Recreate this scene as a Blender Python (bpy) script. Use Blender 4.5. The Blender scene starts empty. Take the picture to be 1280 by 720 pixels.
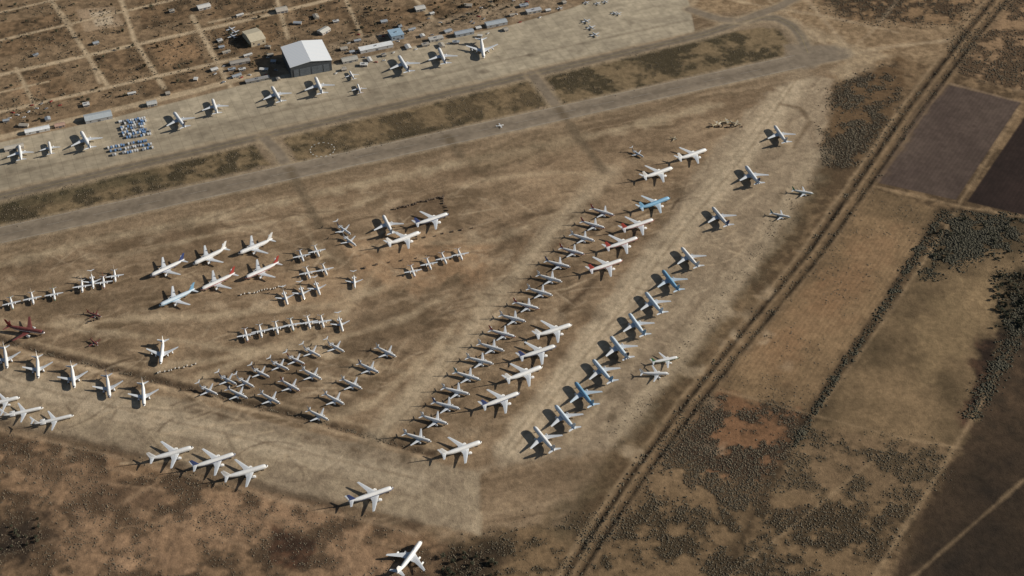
import bpy, math, random
import numpy as np
from mathutils import Vector, Matrix
rad=math.radians
rnd=random.Random(11); rng=np.random.default_rng(5)
scn=bpy.context.scene; COL=scn.collection
scn.view_settings.view_transform='Standard'; scn.view_settings.look='None'; scn.view_settings.exposure=0
# ------------------------------------------------------------ camera model
H=1266.0; P=rad(40); HF=rad(18); F=640/math.tan(HF)
cP,sP=math.cos(P),math.sin(P); CY=-H/math.tan(P)
def G(px,py):
    dx=(px-640)/F; dz=-(py-360)/F
    y=cP+dz*sP; z=-sP+dz*cP; t=H/-z
    return (dx*t, CY+y*t)
cd=bpy.data.cameras.new('camera'); cam=bpy.data.objects.new('camera',cd); COL.objects.link(cam)
cam.location=(0,CY,H); cam.rotation_euler=(math.pi/2-P,0,0); cd.sensor_fit='HORIZONTAL'; cd.angle=2*HF
cd.clip_start=1; cd.clip_end=60000; scn.camera=cam
# ------------------------------------------------------------ light
EL=rad(24); AZ=rad(81)
sd=Vector((math.sin(AZ)*math.cos(EL),math.cos(AZ)*math.cos(EL),math.sin(EL)))
w=bpy.data.worlds.new('World'); scn.world=w; w.use_nodes=True
nt=w.node_tree; bg=nt.nodes['Background']; sk=nt.nodes.new('ShaderNodeTexSky'); sk.sky_type='NISHITA'; sk.sun_disc=False
sk.sun_elevation=EL; sk.sun_rotation=AZ; nt.links.new(sk.outputs[0],bg.inputs[0]); bg.inputs[1].default_value=0.05
ld=bpy.data.lights.new('sun','SUN'); ld.energy=5.0; ld.angle=rad(0.5); ld.color=(1,0.94,0.84)
lo=bpy.data.objects.new('sun',ld); COL.objects.link(lo); lo.rotation_euler=sd.to_track_quat('Z','Y').to_euler(); lo.location=(500,0,800)
# ------------------------------------------------------------ materials
AL=1.28
def s2l(c): c/=255.0; return c/12.92 if c<=0.04045 else ((c+0.055)/1.055)**2.4
def S(r,g,b):
    v=np.array([s2l(r),s2l(g),s2l(b)]); l=v.mean(); return (v*.91+l*.09)*AL
def newmat(name):
    m=bpy.data.materials.new(name); m.use_nodes=True
    return m,m.node_tree,m.node_tree.nodes['Principled BSDF']
def mathn(nt,op,a,b=None,c=None):
    n=nt.nodes.new('ShaderNodeMath'); n.operation=op
    for i,v in enumerate((a,b,c)):
        if v is None: continue
        if isinstance(v,(int,float)): n.inputs[i].default_value=v
        else: nt.links.new(v,n.inputs[i])
    return n.outputs[0]
def mixc(nt,f,a,b,bt='MIX'):
    n=nt.nodes.new('ShaderNodeMix'); n.data_type='RGBA'; n.blend_type=bt
    for i,v in ((0,f),(6,a),(7,b)):
        if isinstance(v,(int,float)): n.inputs[i].default_value=v
        elif isinstance(v,tuple): n.inputs[i].default_value=v
        else: nt.links.new(v,n.inputs[i])
    return n.outputs[2]
def noise(nt,co,scale,detail=4,rough=0.6):
    n=nt.nodes.new('ShaderNodeTexNoise'); n.inputs['Scale'].default_value=scale; n.inputs['Detail'].default_value=detail
    n.inputs['Roughness'].default_value=rough; nt.links.new(co,n.inputs['Vector']); return n.outputs[0]
def mrange(nt,v,a,b,c,d):
    n=nt.nodes.new('ShaderNodeMapRange'); nt.links.new(v,n.inputs[0])
    for i,x in enumerate((a,b,c,d)): n.inputs[i+1].default_value=x
    return n.outputs[0]
def earth(name,amt=0.3,bump=0.5,kind='soil',ang=0.0,rough=0.95):
    m,nt,b=newmat(name)
    at=nt.nodes.new('ShaderNodeAttribute'); at.attribute_name='Col'
    tc=nt.nodes.new('ShaderNodeTexCoord'); co=tc.outputs['Object']
    n1=noise(nt,co,0.16,7,0.75); n2=noise(nt,co,1.1,3,0.7)
    f1=mrange(nt,n1,0.3,0.7,1-amt,1+amt); f2=mrange(nt,n2,0.25,0.75,1-amt*0.5,1+amt*0.5)
    f=mathn(nt,'MULTIPLY',f1,f2)
    if kind=='furrow':
        mp=nt.nodes.new('ShaderNodeMapping'); nt.links.new(co,mp.inputs[0]); mp.inputs['Rotation'].default_value=(0,0,-ang)
        wv=nt.nodes.new('ShaderNodeTexWave'); wv.inputs['Scale'].default_value=0.06; wv.inputs['Distortion'].default_value=1.0; wv.inputs['Detail'].default_value=2
        wv.bands_direction='Y'; nt.links.new(mp.outputs[0],wv.inputs['Vector'])
        f=mathn(nt,'MULTIPLY',f,mrange(nt,wv.outputs['Fac'],0,1,0.94,1.06))
    if kind=='slab':
        mp=nt.nodes.new('ShaderNodeMapping'); nt.links.new(co,mp.inputs[0]); mp.inputs['Rotation'].default_value=(0,0,-ang)
        br=nt.nodes.new('ShaderNodeTexBrick'); br.offset=0; br.inputs['Scale'].default_value=1; br.inputs['Brick Width'].default_value=15; br.inputs['Row Height'].default_value=12
        br.inputs['Mortar Size'].default_value=0.35; br.inputs['Color1'].default_value=(1,1,1,1); br.inputs['Color2'].default_value=(.90,.90,.90,1); br.inputs['Mortar'].default_value=(.74,.74,.74,1)
        nt.links.new(mp.outputs[0],br.inputs['Vector'])
        sep=nt.nodes.new('ShaderNodeSeparateColor'); nt.links.new(br.outputs[0],sep.inputs[0]); f=mathn(nt,'MULTIPLY',f,sep.outputs[0])
    cc=nt.nodes.new('ShaderNodeCombineColor')
    for i in range(3): nt.links.new(f,cc.inputs[i])
    nt.links.new(mixc(nt,1.0,at.outputs['Color'],cc.outputs[0],'MULTIPLY'),b.inputs['Base Color'])
    b.inputs['Roughness'].default_value=rough; b.inputs['Specular IOR Level'].default_value=0.12
    if bump:
        bp=nt.nodes.new('ShaderNodeBump'); bp.inputs['Strength'].default_value=bump; bp.inputs['Distance'].default_value=1.0
        nt.links.new(n1,bp.inputs['Height']); nt.links.new(bp.outputs[0],b.inputs['Normal'])
    return m
def plain(name,c,rough=0.7,metal=0,var=0.2,scale=0.6):
    m,nt,b=newmat(name); tc=nt.nodes.new('ShaderNodeTexCoord'); n=noise(nt,tc.outputs['Object'],scale,4)
    f=mrange(nt,n,0.3,0.7,0,1)
    a=tuple(x*(1-var) for x in c[:3])+(1,); d=tuple(min(1,x*(1+var)) for x in c[:3])+(1,)
    nt.links.new(mixc(nt,f,a,d),b.inputs['Base Color']); b.inputs['Roughness'].default_value=rough; b.inputs['Metallic'].default_value=metal
    return m
# ------------------------------------------------------------ ground grid
ST=1.6
xs=np.arange(-930,931,ST); ys=np.arange(-520,800,ST)
NX,NY=len(xs),len(ys); X,Y=np.meshgrid(xs,ys)
def lat(U,V,seed):
    r=np.random.default_rng(seed); U=U-U.min(); V=V-V.min(); a=r.random((int(V.max())+3,int(U.max())+3))
    iu=U.astype(int); iv=V.astype(int); fu=U-iu; fv=V-iv; fu=fu*fu*(3-2*fu); fv=fv*fv*(3-2*fv)
    return (a[iv,iu]*(1-fu)+a[iv,iu+1]*fu)*(1-fv)+(a[iv+1,iu]*(1-fu)+a[iv+1,iu+1]*fu)*fv
def fbm(scale,seed,o=4):
    t=0;s=0;a=1
    for i in range(o):
        q=max(scale/2**i,2.0); th=.5+i; c,sn=math.cos(th),math.sin(th)
        t=t+a*lat((X*c+Y*sn)/q,(-X*sn+Y*c)/q,seed+i*13); s+=a; a*=0.6
    t=t/s; return np.clip((t-0.5)*2.0+0.5,0,1)
def anis(su,sv,ang,seed,o=3):
    c,s=math.cos(ang),math.sin(ang); t=0;w_=0;a=1
    wx=(NA-.5)*60; wy=(NB-.5)*14
    for i in range(o):
        t=t+a*lat(((X+wx)*c+(Y+wy)*s)/(su/2**i),(-(X+wx)*s+(Y+wy)*c)/max(sv/2**i,1.8),seed+i*7); w_+=a; a*=.65
    return np.clip((t/w_-.5)*2.1+.5,0,1)
NA=fbm(140,1); NB=fbm(50,20); NC=fbm(18,40,3); ND=fbm(7,60,2); NE=fbm(60,90,4)
ang_run=math.atan2(G(900,80)[1]-G(100,255)[1],G(900,80)[0]-G(100,255)[0])
ang_lane=math.atan2(G(940,180)[1]-G(640,560)[1],G(940,180)[0]-G(640,560)[0])
SR=anis(120,8,ang_run,300); SLN=anis(110,9,ang_lane,400)
C=np.zeros((NY,NX,3)); Z=np.zeros((NY,NX))
def lerp(a,b,t): return a+(b-a)*t[...,None]
C[:]=lerp(S(112,92,69),S(148,125,97),NB*.6+NC*.4)
C[:]=lerp(C,S(96,79,58)+0*C,np.clip((NE-0.5)*2.2,0,1)*.7)
C[:]=lerp(C,S(158,135,106)+0*C,np.clip((SR-0.6)*2.5,0,1)*.4)
C[:]=lerp(C,S(98,80,60)+0*C,np.clip((0.38-SR)*3,0,1)*.4)
def seg_dist(x,y,a,b):
    ax,ay=a;bx,by=b; dx,dy=bx-ax,by-ay; L=dx*dx+dy*dy+1e-9
    t=np.clip(((x-ax)*dx+(y-ay)*dy)/L,0,1); return np.hypot(x-ax-t*dx,y-ay-t*dy)
def sl(pts,m):
    x0=min(p[0] for p in pts)-m;x1=max(p[0] for p in pts)+m;y0=min(p[1] for p in pts)-m;y1=max(p[1] for p in pts)+m
    i0=max(0,int((y0-ys[0])/ST)); i1=max(0,min(NY,int((y1-ys[0])/ST)+2)); j0=max(0,int((x0-xs[0])/ST)); j1=max(0,min(NX,int((x1-xs[0])/ST)+2))
    return (slice(i0,i1),slice(j0,j1))
def inside(x,y,pts):
    r=np.zeros(x.shape,bool); n=len(pts)
    for k in range(n):
        (ax,ay),(bx,by)=pts[k],pts[(k+1)%n]
        if ay==by: continue
        c=((ay>y)!=(by>y))&(x<(bx-ax)*(y-ay)/(by-ay)+ax); r^=c
    return r
def sdpoly(px,m=30,noise_amp=0,NF=None):
    pts=[G(*p) for p in px]; s=sl(pts,m); x,y=X[s],Y[s]
    if x.size==0: return s,None
    d=np.full(x.shape,1e9)
    for k in range(len(pts)): d=np.minimum(d,seg_dist(x,y,pts[k],pts[(k+1)%len(pts)]))
    d=np.where(inside(x,y,pts),d,-d)
    if noise_amp: d=d+(NF[s]-0.5)*2*noise_amp
    return s,d
def paint_poly(px,c1,c2=None,st=1.0,soft=2.0,na=0.0,NF=None,mix=None):
    s,d=sdpoly(px,soft+na+5,na,NC if NF is None else NF)
    if d is None: return
    m=np.clip(d/soft*0.5+0.5,0,1); m=m*m*(3-2*m)*st
    col=c1+0*C[s] if c2 is None else lerp(c1+0*C[s],c2+0*C[s],(NB if mix is None else mix)[s])
    C[s]=lerp(C[s],col,m)
def line_d(px,m):
    pts=[G(*p) for p in px]; s=sl(pts,m); x,y=X[s],Y[s]
    if x.size==0: return s,None
    d=np.full(x.shape,1e9)
    for k in range(len(pts)-1): d=np.minimum(d,seg_dist(x,y,pts[k],pts[k+1]))
    return s,d
def paint_line(px,wd,c,st=1.0,soft=2.0,na=1.0,fade=None):
    s,d=line_d(px,wd+soft+na+4)
    if d is None: return
    d=wd/2-d+(NC[s]-0.5)*2*na
    m=np.clip(d/soft*0.5+0.5,0,1)*st
    if fade is not None: m=m*np.clip(fade[s]*2-.5,0,1)
    C[s]=lerp(C[s],c+0*C[s],m)
def carve(px,wd,dz):
    s,d=line_d(px,wd*2)
    if d is None: return
    Z[s]+=dz*np.exp(-(d/(wd*.5))**2)*(.5+1.0*NC[s])
def bumpy(px,amp,NF):
    s,d=sdpoly(px,5)
    if d is None: return
    Z[s]+=np.clip(d/30,0,1)*(NF[s]-.35)*amp
MX=np.clip(NC*.6+ND*.6-.1,0,1)
PT=np.clip((NB*.45+NC*.4+ND*.15-.40)*4.0,0,1)      # patchy: 0 = scrub clump, 1 = open soil
# --- town lots, upper left
town=[(-80,-60),(760,-60),(700,12),(330,96),(-80,190)]
paint_poly(town,S(104,86,64),S(132,109,82),soft=4,mix=MX)
for q in [[(172,57),(238,38),(258,80),(200,92)],[(115,70),(166,58),(190,88),(128,105)],[(20,90),(68,80),(100,122),(40,134)],[(0,30),(75,15),(92,50),(0,72)],[(172,0),(238,0),(240,22),(178,38)],[(262,35),(345,17),(352,45),(275,75)],[(430,20),(560,0),(600,20),(450,55)],[(270,-5),(340,-5),(343,10),(262,24)],[(175,100),(235,90),(240,108),(180,122)],[(365,0),(420,0),(440,22),(372,36)]]:
    paint_poly(q,S(76,62,45),S(122,98,71),st=0.9,soft=2.5,na=1,mix=MX)
paint_poly([(195,55),(235,44),(250,70),(205,82)],S(146,116,84),st=0.7,soft=6,na=5)
paint_poly([(15,110),(45,100),(60,120),(30,132)],S(148,120,90),st=0.6,soft=6,na=5)
for i in range(70):
    x=rnd.uniform(-10,680); y=rnd.random()*(160-.23*x); r=rnd.uniform(2,7)
    paint_poly([(x-r,y),(x,y-r*.5),(x+r,y-r*.1),(x+r*.3,y+r*.6)],rnd.choice([S(72,58,43),S(90,70,50),S(150,126,96)]),st=rnd.uniform(.2,.5),soft=5,na=4)
paint_poly([(95,12),(142,8),(155,32),(106,40)],S(150,128,102),st=0.85,soft=3)
paint_poly([(112,16),(138,13),(142,30),(120,33)],S(176,158,132),st=0.85,soft=3)
RC=S(170,149,119)
for l,wd in [([(-20,98),(300,27),(430,-5)],9),([(-20,55),(250,-8)],6.5),([(60,-5),(135,108)],6.5),([(150,-5),(168,50),(205,110)],7),([(240,20),(290,112)],8),([(0,140),(300,72)],8),([(345,-5),(360,48)],6),([(420,58),(520,34),(640,8),(700,-8)],10),([(0,172),(90,150),(250,112),(330,90)],13),([(520,0),(545,28)],6),([(20,85),(45,135)],5),([(430,-5),(455,50)],5),([(262,28),(345,10)],5),([(610,-5),(625,20)],5),([(90,32),(60,-5)],4),([(-20,20),(90,-5)],5),([(110,70),(125,104)],3.5),([(-20,120),(60,102)],4)]:
    paint_line(l,wd+3,S(112,93,69),.5,3,1)
    paint_line(l,wd,RC,0.95,2.2,.6)
paint_poly([(350,95),(420,78),(640,28),(720,8),(690,-10),(560,20),(420,52),(340,80)],S(108,92,72),S(148,127,101),st=0.85,soft=4,mix=MX)
# --- upper right ground
paint_poly([(870,-60),(1330,-60),(1330,110),(1210,100),(1130,110),(1040,100),(1050,70),(1000,25),(940,12),(870,20)],S(124,102,75),S(150,126,95),soft=6,na=4,mix=MX)
paint_poly([(1000,-20),(1235,-20),(1205,30),(1150,30),(1050,22)],S(78,61,43),S(132,106,76),soft=12,na=14,mix=PT)
paint_poly([(1225,0),(1330,-20),(1330,125),(1200,95),(1180,60)],S(84,66,47),S(134,108,79),soft=4,na=3,mix=PT)
for l,wd in [([(870,-10),(940,5),(1030,20),(1120,40)],6),([(1000,-10),(1060,60),(1060,100)],7),([(860,10),(880,-10)],8),([(1045,72),(1100,60),(1190,50)],9),([(960,0),(1000,30),(1040,60)],6),([(1130,-10),(1090,40),(1040,80)],4)]:
    paint_line(l,wd,S(170,148,118),.65,4,2)
# --- right scrub and fields
paint_poly([(1040,105),(1130,72),(1330,130),(1330,760),(640,760),(760,565),(905,390),(1012,235)],S(86,69,49),S(124,101,73),soft=8,na=4,mix=PT)
paint_poly([(1045,108),(1124,72),(1128,128),(1062,214),(1022,208)],S(54,43,31),S(98,77,53),soft=10,na=12,mix=PT)
paint_poly([(1082,234),(1176,262),(1010,513),(893,483)],S(110,89,63),S(138,112,80),soft=3,na=1.5,mix=NB)
paint_poly([(1085,290),(1130,285),(1060,390),(970,470),(920,460)],S(146,110,76),S(128,100,71),st=0.55,soft=25,na=16)
paint_poly([(1082,234),(1176,262),(1165,290),(1070,262)],S(92,76,54),st=.5,soft=10,na=8)
paint_poly([(893,486),(1008,517),(985,575),(940,600),(820,570)],S(64,49,36),S(118,86,59),soft=7,na=8,mix=PT)
paint_poly([(1192,265),(1330,280),(1330,560),(1200,560),(1120,640),(960,620),(1010,530)],S(86,71,50),S(130,107,77),soft=4,na=3,mix=NE)
paint_poly([(1192,264),(1285,276),(1282,315),(1215,320),(1150,352),(1165,320)],S(38,34,25),S(82,68,48),soft=14,na=18,mix=PT)
paint_poly([(1200,350),(1262,340),(1230,420),(1150,480),(1140,420)],S(142,119,85),st=.5,soft=20,na=14)
paint_poly([(1010,535),(1200,560),(1130,650),(960,610)],S(76,63,45),S(118,96,70),st=.8,soft=12,na=8,mix=PT)
paint_poly([(1280,370),(1330,330),(1330,760),(1090,760),(1130,690),(1215,530),(1262,410)],S(54,44,33),S(80,63,46),soft=7,na=8,mix=NC)
paint_poly([(1220,560),(1330,520),(1330,760),(1120,760)],S(42,35,28),S(64,51,38),soft=30,na=20,mix=NB)
paint_poly([(1225,420),(1262,412),(1230,500),(1205,530)],S(42,32,25),S(82,60,44),soft=8,na=9,mix=PT)
paint_poly([(1245,345),(1330,320),(1330,420),(1255,415)],S(34,31,23),S(58,50,36),st=.9,soft=12,na=12,mix=PT)
paint_poly([(840,620),(1130,640),(1080,760),(540,760),(560,680)],S(66,54,38),S(116,94,67),soft=14,na=12,mix=PT)
paint_poly([(1165,97),(1277,127),(1195,250),(1091,227)],S(76,63,56),S(88,74,65),soft=1.5,mix=NB)
paint_poly([(1287,137),(1330,150),(1330,285),(1285,270),(1209,252)],S(40,31,28),S(50,38,34),soft=1.5,mix=NB)
T1=S(150,125,93)
for l,wd in [([(1280,126),(1202,250),(1180,290),(1095,415),(985,565)],3.5),([(1150,95),(1290,131)],5),([(1085,231),(1200,258),(1330,280)],5),([(890,485),(1010,517)],3.5),([(1290,385),(1215,525),(1130,660),(1080,740)],4.5),([(1010,517),(1130,548),(1200,560)],3),([(900,730),(1000,650),(1110,560)],2.5),([(1120,740),(1280,600)],2.5)]:
    paint_line(l,wd,T1,0.6,2.5,1.2)
for l,wd in [([(1180,262),(1105,385),(1045,470),(995,550)],10),([(1190,262),(1340,283)],5),([(1275,405),(1235,480)],14),([(1010,520),(965,600),(900,730)],5)]:
    paint_line(l,wd,S(52,42,30),0.8,7,6)
# canal road bundle
main=[(1262,-20),(1205,50),(1140,135),(1080,222),(1015,315),(935,412),(860,505),(800,585),(735,680),(700,740)]
def off(l,dx,dy=0): return [(x+dx,y+dy) for x,y in l]
paint_line(off(main,2),36,S(100,81,58),0.8,8,4)
paint_line(off(main,-14),4.5,S(144,121,91),0.85,3,1.2)
paint_line(off(main,-6),6,S(46,36,26),0.85,4,3)
paint_line(off(main,3),4,S(138,114,84),0.8,2.5,1.2)
paint_line(off(main,12),5,S(44,35,25),0.8,4,3)
paint_line(off(main,20),3,S(130,107,79),0.6,3,1.4)
carve(off(main,-6),6,-1.3); carve(off(main,12),6,-1.2)
paint_line([(1025,215),(1008,255),(905,395),(770,560),(700,660)],22,S(84,73,54),0.65,16,12)
# --- lower left
LLq=[(-60,528),(120,560),(330,615),(520,662),(560,680),(540,770),(-60,770)]
paint_poly(LLq,S(82,65,48),S(122,97,71),soft=8,na=4,mix=PT)
for q,a in [([(180,640),(330,620),(420,650),(300,690),(150,700)],.75),([(0,570),(130,580),(160,620),(40,640)],.45),([(400,670),(490,670),(480,720),(400,720)],.6),([(60,655),(180,640),(220,700),(90,720)],.55)]:
    paint_poly(q,S(158,126,95),S(130,103,77),st=a,soft=28,na=26)
paint_poly([(0,650),(45,640),(65,670),(30,700),(-20,705)],S(44,37,31),st=0.9,soft=18,na=18)
paint_poly([(120,600),(200,610),(190,640),(110,632)],S(70,55,42),st=0.6,soft=16,na=14)
paint_poly([(560,690),(640,680),(600,740),(540,740)],S(46,37,28),st=0.85,soft=14,na=8)
paint_poly([(340,658),(398,674),(385,712),(335,705)],S(58,42,32),S(90,62,44),st=.9,soft=5,na=6,mix=PT)
for l in [[(-20,590),(100,600),(200,612),(330,645),(420,665),(560,700)],[(-20,620),(80,628),(180,640),(260,668),(360,700)],[(60,720),(120,650),(200,600),(240,570)],[(430,720),(455,660),(520,600)],[(-20,700),(70,676),(140,660),(330,640)],[(-20,560),(100,578),(220,604),(400,640)]]:
    paint_line(l,2.6,S(160,131,100),.6,3,2,NB)
bumpy(LLq,1.0,NC)
# lower left taxi band
band=[(-60,440),(250,505),(520,572),(600,590),(600,668),(330,612),(120,556),(-60,520)]
paint_poly(band,S(132,115,93),S(154,136,110),soft=4,na=2,mix=NC)
paint_line([(-20,523),(120,555),(330,608),(520,657)],10,S(76,60,45),.75,5,5)
paint_line([(-20,533),(120,565),(330,619),(520,668)],4,S(160,135,106),.5,3,2)
paint_line([(-20,470),(200,525),(520,600)],30,S(167,149,123),.7,7,3)
paint_line([(-20,468),(200,523),(520,598)],2.5,S(122,104,82),.6,2,1)
paint_line([(-20,485),(200,541),(520,622)],2,S(128,110,88),.5,2,1)
paint_line([(-20,418),(60,442),(250,489),(400,527),(540,568)],8,S(66,51,38),.85,4,4)
paint_line([(-20,425),(60,449),(250,496),(400,534),(540,575)],4.5,S(172,148,117),.75,3,2)
paint_line([(230,506),(380,544),(530,586)],10,S(84,68,52),.7,6,7,NC)
paint_line([(-20,409),(60,432),(250,479),(400,517),(540,557)],5,S(162,140,110),.7,3,2)
carve([(-20,418),(60,442),(250,489),(400,527),(540,568)],10,-1.3)
# --- boneyard interior
paint_poly([(1000,85),(1042,100),(1030,170),(1010,232),(905,388),(760,565),(600,590),(650,530),(780,350),(860,230),(930,140)],S(134,116,93),S(156,137,111),soft=8,na=5,mix=SLN)
paint_poly([(735,225),(775,235),(580,520),(530,555),(500,545),(610,400)],S(92,76,57),S(124,104,80),st=.6,soft=14,na=10,mix=PT)
paint_poly([(250,460),(470,415),(500,440),(430,520),(260,495)],S(92,76,57),S(126,106,82),st=.55,soft=14,na=10,mix=PT)
paint_line([(1000,95),(935,185),(845,295),(740,430),(640,560)],34,S(174,155,127),.85,9,4)
paint_line([(995,100),(938,185),(848,295),(743,430),(643,560)],2.5,S(134,116,92),.7,2,1)
paint_line([(985,105),(926,185),(836,295),(731,430),(631,560)],2,S(138,120,96),.6,2,1)
paint_line([(1025,190),(960,300),(860,430),(770,540)],22,S(160,142,115),.6,12,6)
paint_line([(995,215),(920,320),(820,450),(745,545)],7,S(108,91,70),.45,6,5,NC)
paint_line([(975,130),(1000,135),(1012,152),(992,185)],6,S(104,87,66),.8,3,1.5)
paint_line([(470,545),(560,450),(640,350),(720,255),(760,215)],26,S(166,147,119),.8,9,5)
paint_line([(480,545),(568,450),(648,350),(728,255)],2.2,S(122,104,81),.6,2,1)
paint_line([(600,545),(680,430),(760,330),(800,290)],9,S(82,66,49),.65,6,5,NC)
paint_line([(735,360),(700,392)],7,S(80,63,46),.85,3,3)
paint_line([(560,310),(665,268),(590,350),(500,450)],5,S(86,70,52),.7,4,4)
paint_line([(660,270),(700,262)],5,S(86,70,52),.6,4,3)
paint_line([(-20,335),(120,300),(250,275),(450,230),(760,165),(900,130)],17,S(162,143,114),.7,8,6)
paint_line([(-20,318),(380,228),(760,148),(980,102)],8,S(96,80,60),.5,5,5,NC)
paint_line([(160,480),(300,430),(480,400),(600,340),(690,270)],12,S(90,74,56),.5,9,7,NC)
for l,wd in [([(60,405),(160,398),(260,395),(420,380),(520,345),(600,300)],12),([(480,320),(455,360),(430,390),(330,440),(250,470)],9),([(200,460),(300,445),(420,425),(500,400),(560,370)],10),([(-20,400),(80,408),(180,420),(300,438),(420,445),(520,470)],7),([(150,320),(300,285),(440,260),(480,240)],8),([(440,310),(520,305),(620,300),(700,265)],9),([(370,540),(470,500),(540,440),(600,370)],9),([(375,275),(395,310),(430,330)],6),([(760,220),(700,215),(600,225),(560,245)],6)]:
    paint_line(l,wd,S(167,146,116),.7,5,4)
paint_poly([(440,310),(520,300),(600,305),(620,335),(520,360),(450,350)],S(160,127,93),st=.6,soft=18,na=18)
paint_poly([(300,340),(360,335),(440,330),(440,380),(340,385)],S(162,134,102),st=.5,soft=18,na=16)
paint_poly([(640,210),(760,180),(770,230),(700,260),(620,260)],S(156,131,101),st=.35,soft=24,na=18)
paint_poly([(570,190),(720,155),(740,175),(590,225)],S(90,76,56),S(120,101,76),st=.6,soft=14,na=12,mix=PT)
paint_poly([(490,262),(552,246),(562,270),(520,290),(495,284)],S(94,76,57),st=.65,soft=4,na=3)
for i in range(520):
    x=rnd.uniform(10,930); y=rnd.uniform(235,640)
    if y>300+ (900-x)*.45+60 or y<300-.22*x+20 or y>540+.2*x: continue
    a=rnd.choice([-14,-14,-10,30,-48,-48,-30,10])+rnd.uniform(-10,10); L=rnd.uniform(20,180); k=rnd.uniform(-.6,.6)
    pts=[(x+L*t*math.cos(rad(a)+k*t),y+L*t*math.sin(rad(a)+k*t)*.8+k*60*t*t) for t in np.linspace(-.5,.5,6)]
    paint_line(pts,rnd.uniform(.8,2.2),S(174,152,122) if rnd.random()<.55 else S(78,62,46),rnd.uniform(.4,.8),1.8,1,NB)
for i in range(230):
    x=rnd.uniform(0,980); y=rnd.uniform(240,570); r=rnd.uniform(3,15)
    q=[(x+r*math.cos(t)*rnd.uniform(.6,1.3),y+r*.6*math.sin(t)*rnd.uniform(.6,1.3)) for t in np.linspace(0,5.6,7)]
    paint_poly(q,S(80,65,48) if rnd.random()<.55 else S(170,149,120),st=rnd.uniform(.25,.55),soft=8,na=9)
# --- airfield
reg=np.zeros((NY,NX),int)
def region(px,i):
    s,d=sdpoly(px,4); reg[s]=np.where(d>0,i,reg[s])
paint_poly([(-60,300),(1010,72),(1060,72),(1040,92),(640,182),(-60,335)],S(112,94,71),S(138,117,91),st=.75,soft=8,na=4,mix=SR)
inf=[[(-60,265),(318,180),(336,206),(-60,298)],[(352,172),(664,97),(688,131),(374,206)],[(680,94),(905,42),(950,33),(975,38),(985,52),(980,70),(702,131)]]
paint_poly([(-60,250),(330,175),(660,95),(960,20),(1000,30),(1020,66),(-60,305)],S(128,110,87),S(118,101,80),soft=3,mix=NC)
for q in inf: paint_poly(q,S(70,61,43),S(118,100,73),soft=4,na=3,mix=PT)
paint_poly([(380,200),(400,160),(670,100),(690,128)],S(112,93,67),st=.35,soft=18,na=14)
paint_poly([(-60,275),(200,225),(190,208),(-60,262)],S(62,59,41),st=.55,soft=10,na=10)
apron=[(-70,192),(0,178),(130,150),(250,120),(330,99),(480,66),(640,31),(715,10),(770,-12),(858,-12),(868,36),(868,40),(600,103),(330,166),(-70,255)]
paint_poly(apron,S(154,141,119),S(172,158,133),soft=1.6,mix=NC); region(apron,2)
paint_poly([(-60,225),(400,125),(600,90),(600,103),(-60,250)],S(140,127,106),st=.6,soft=10,na=5)
paint_line([(0,222),(300,150),(600,82),(860,25)],4,S(124,111,92),.6,3,1)
for i in range(80):
    t=rnd.random(); x=850*t; y=200-.21*x+rnd.uniform(-12,22); r=rnd.uniform(2,6)
    paint_poly([(x-r,y),(x,y-r*.6),(x+r*1.4,y-r*.2),(x+r*.3,y+r*.5)],S(106,94,78),st=rnd.uniform(.2,.5),soft=4,na=3)
def ribbon(l,wd):
    g=[Vector(G(*p)) for p in l]; a=[];b=[]
    for k,p in enumerate(g):
        d=(g[min(k+1,len(g)-1)]-g[max(k-1,0)]).normalized(); n=Vector((-d.y,d.x))*wd/2; a.append(p+n); b.append(p-n)
    return [tuple(q) for q in a+b[::-1]]
def region_w(pts,i):
    s=sl(pts,3); reg[s]=np.where(inside(X[s],Y[s],pts),i,reg[s])
tx=[(-70,262),(330,170),(600,108),(880,43),(925,28),(950,22),(972,23),(990,32),(1002,46),(1010,66)]
paint_line(tx,30,S(152,133,106),.8,5,2)
paint_line(tx,17,S(110,99,84),.95,3,.6); region_w(ribbon(tx,18),3)
for c in [[(330,172),(348,190),(362,212)],[(664,92),(680,112),(698,136)],[(862,12),(900,24),(925,26)],[(925,26),(975,8),(1010,-12)]]:
    paint_line(c,24,S(150,132,106),.7,4,1); paint_line(c,15,S(120,107,90),.95,2,.4); region_w(ribbon(c,16),3)
rw=[(-70,311),(0,294),(640,155),(1000,76),(1052,66)]
paint_line(rw,42,S(156,138,112),.75,4,1.5)
paint_line(rw,34,S(127,114,97),.95,2.5,.5); region_w(ribbon(rw,36),4)
paint_line(rw,12,S(108,96,81),.7,7,2)
thr=[(980,56),(1045,56),(1057,70),(1010,86),(985,80)]
paint_poly(thr,S(122,109,92),st=.9,soft=6,na=3); region(thr,4)
paint_poly([(1000,30),(1060,50),(1110,70),(1060,100),(1040,92),(1062,70),(1040,52),(1008,50)],S(164,144,115),st=.55,soft=10,na=8)
for l in [[(362,212),(376,240),(388,262),(398,282)],[(698,136),(730,180),(755,215)],[(560,172),(575,195)]]: paint_line(l,13,S(98,84,65),.75,4,1.5)
for q,i in [([(1165,97),(1277,127),(1195,250),(1091,227)],5),([(1287,137),(1330,150),(1330,285),(1285,270),(1209,252)],6),([(1082,234),(1176,262),(1010,513),(893,483)],7),([(1192,265),(1330,280),(1330,350),(1262,405),(1205,540),(1010,517),(1180,264)],8)]: region(q,i)
region_w(ribbon(off(main,-4),24),9)
C*= (0.88+0.24*ND)[...,None]
C*=(.92+.16*NA)[...,None]
C=np.clip(C,0.005,.85)
fa=math.atan2(G(1195,250)[1]-G(1277,127)[1],G(1195,250)[0]-G(1277,127)[0])
vi=np.arange(NY*NX).reshape(NY,NX)
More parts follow.
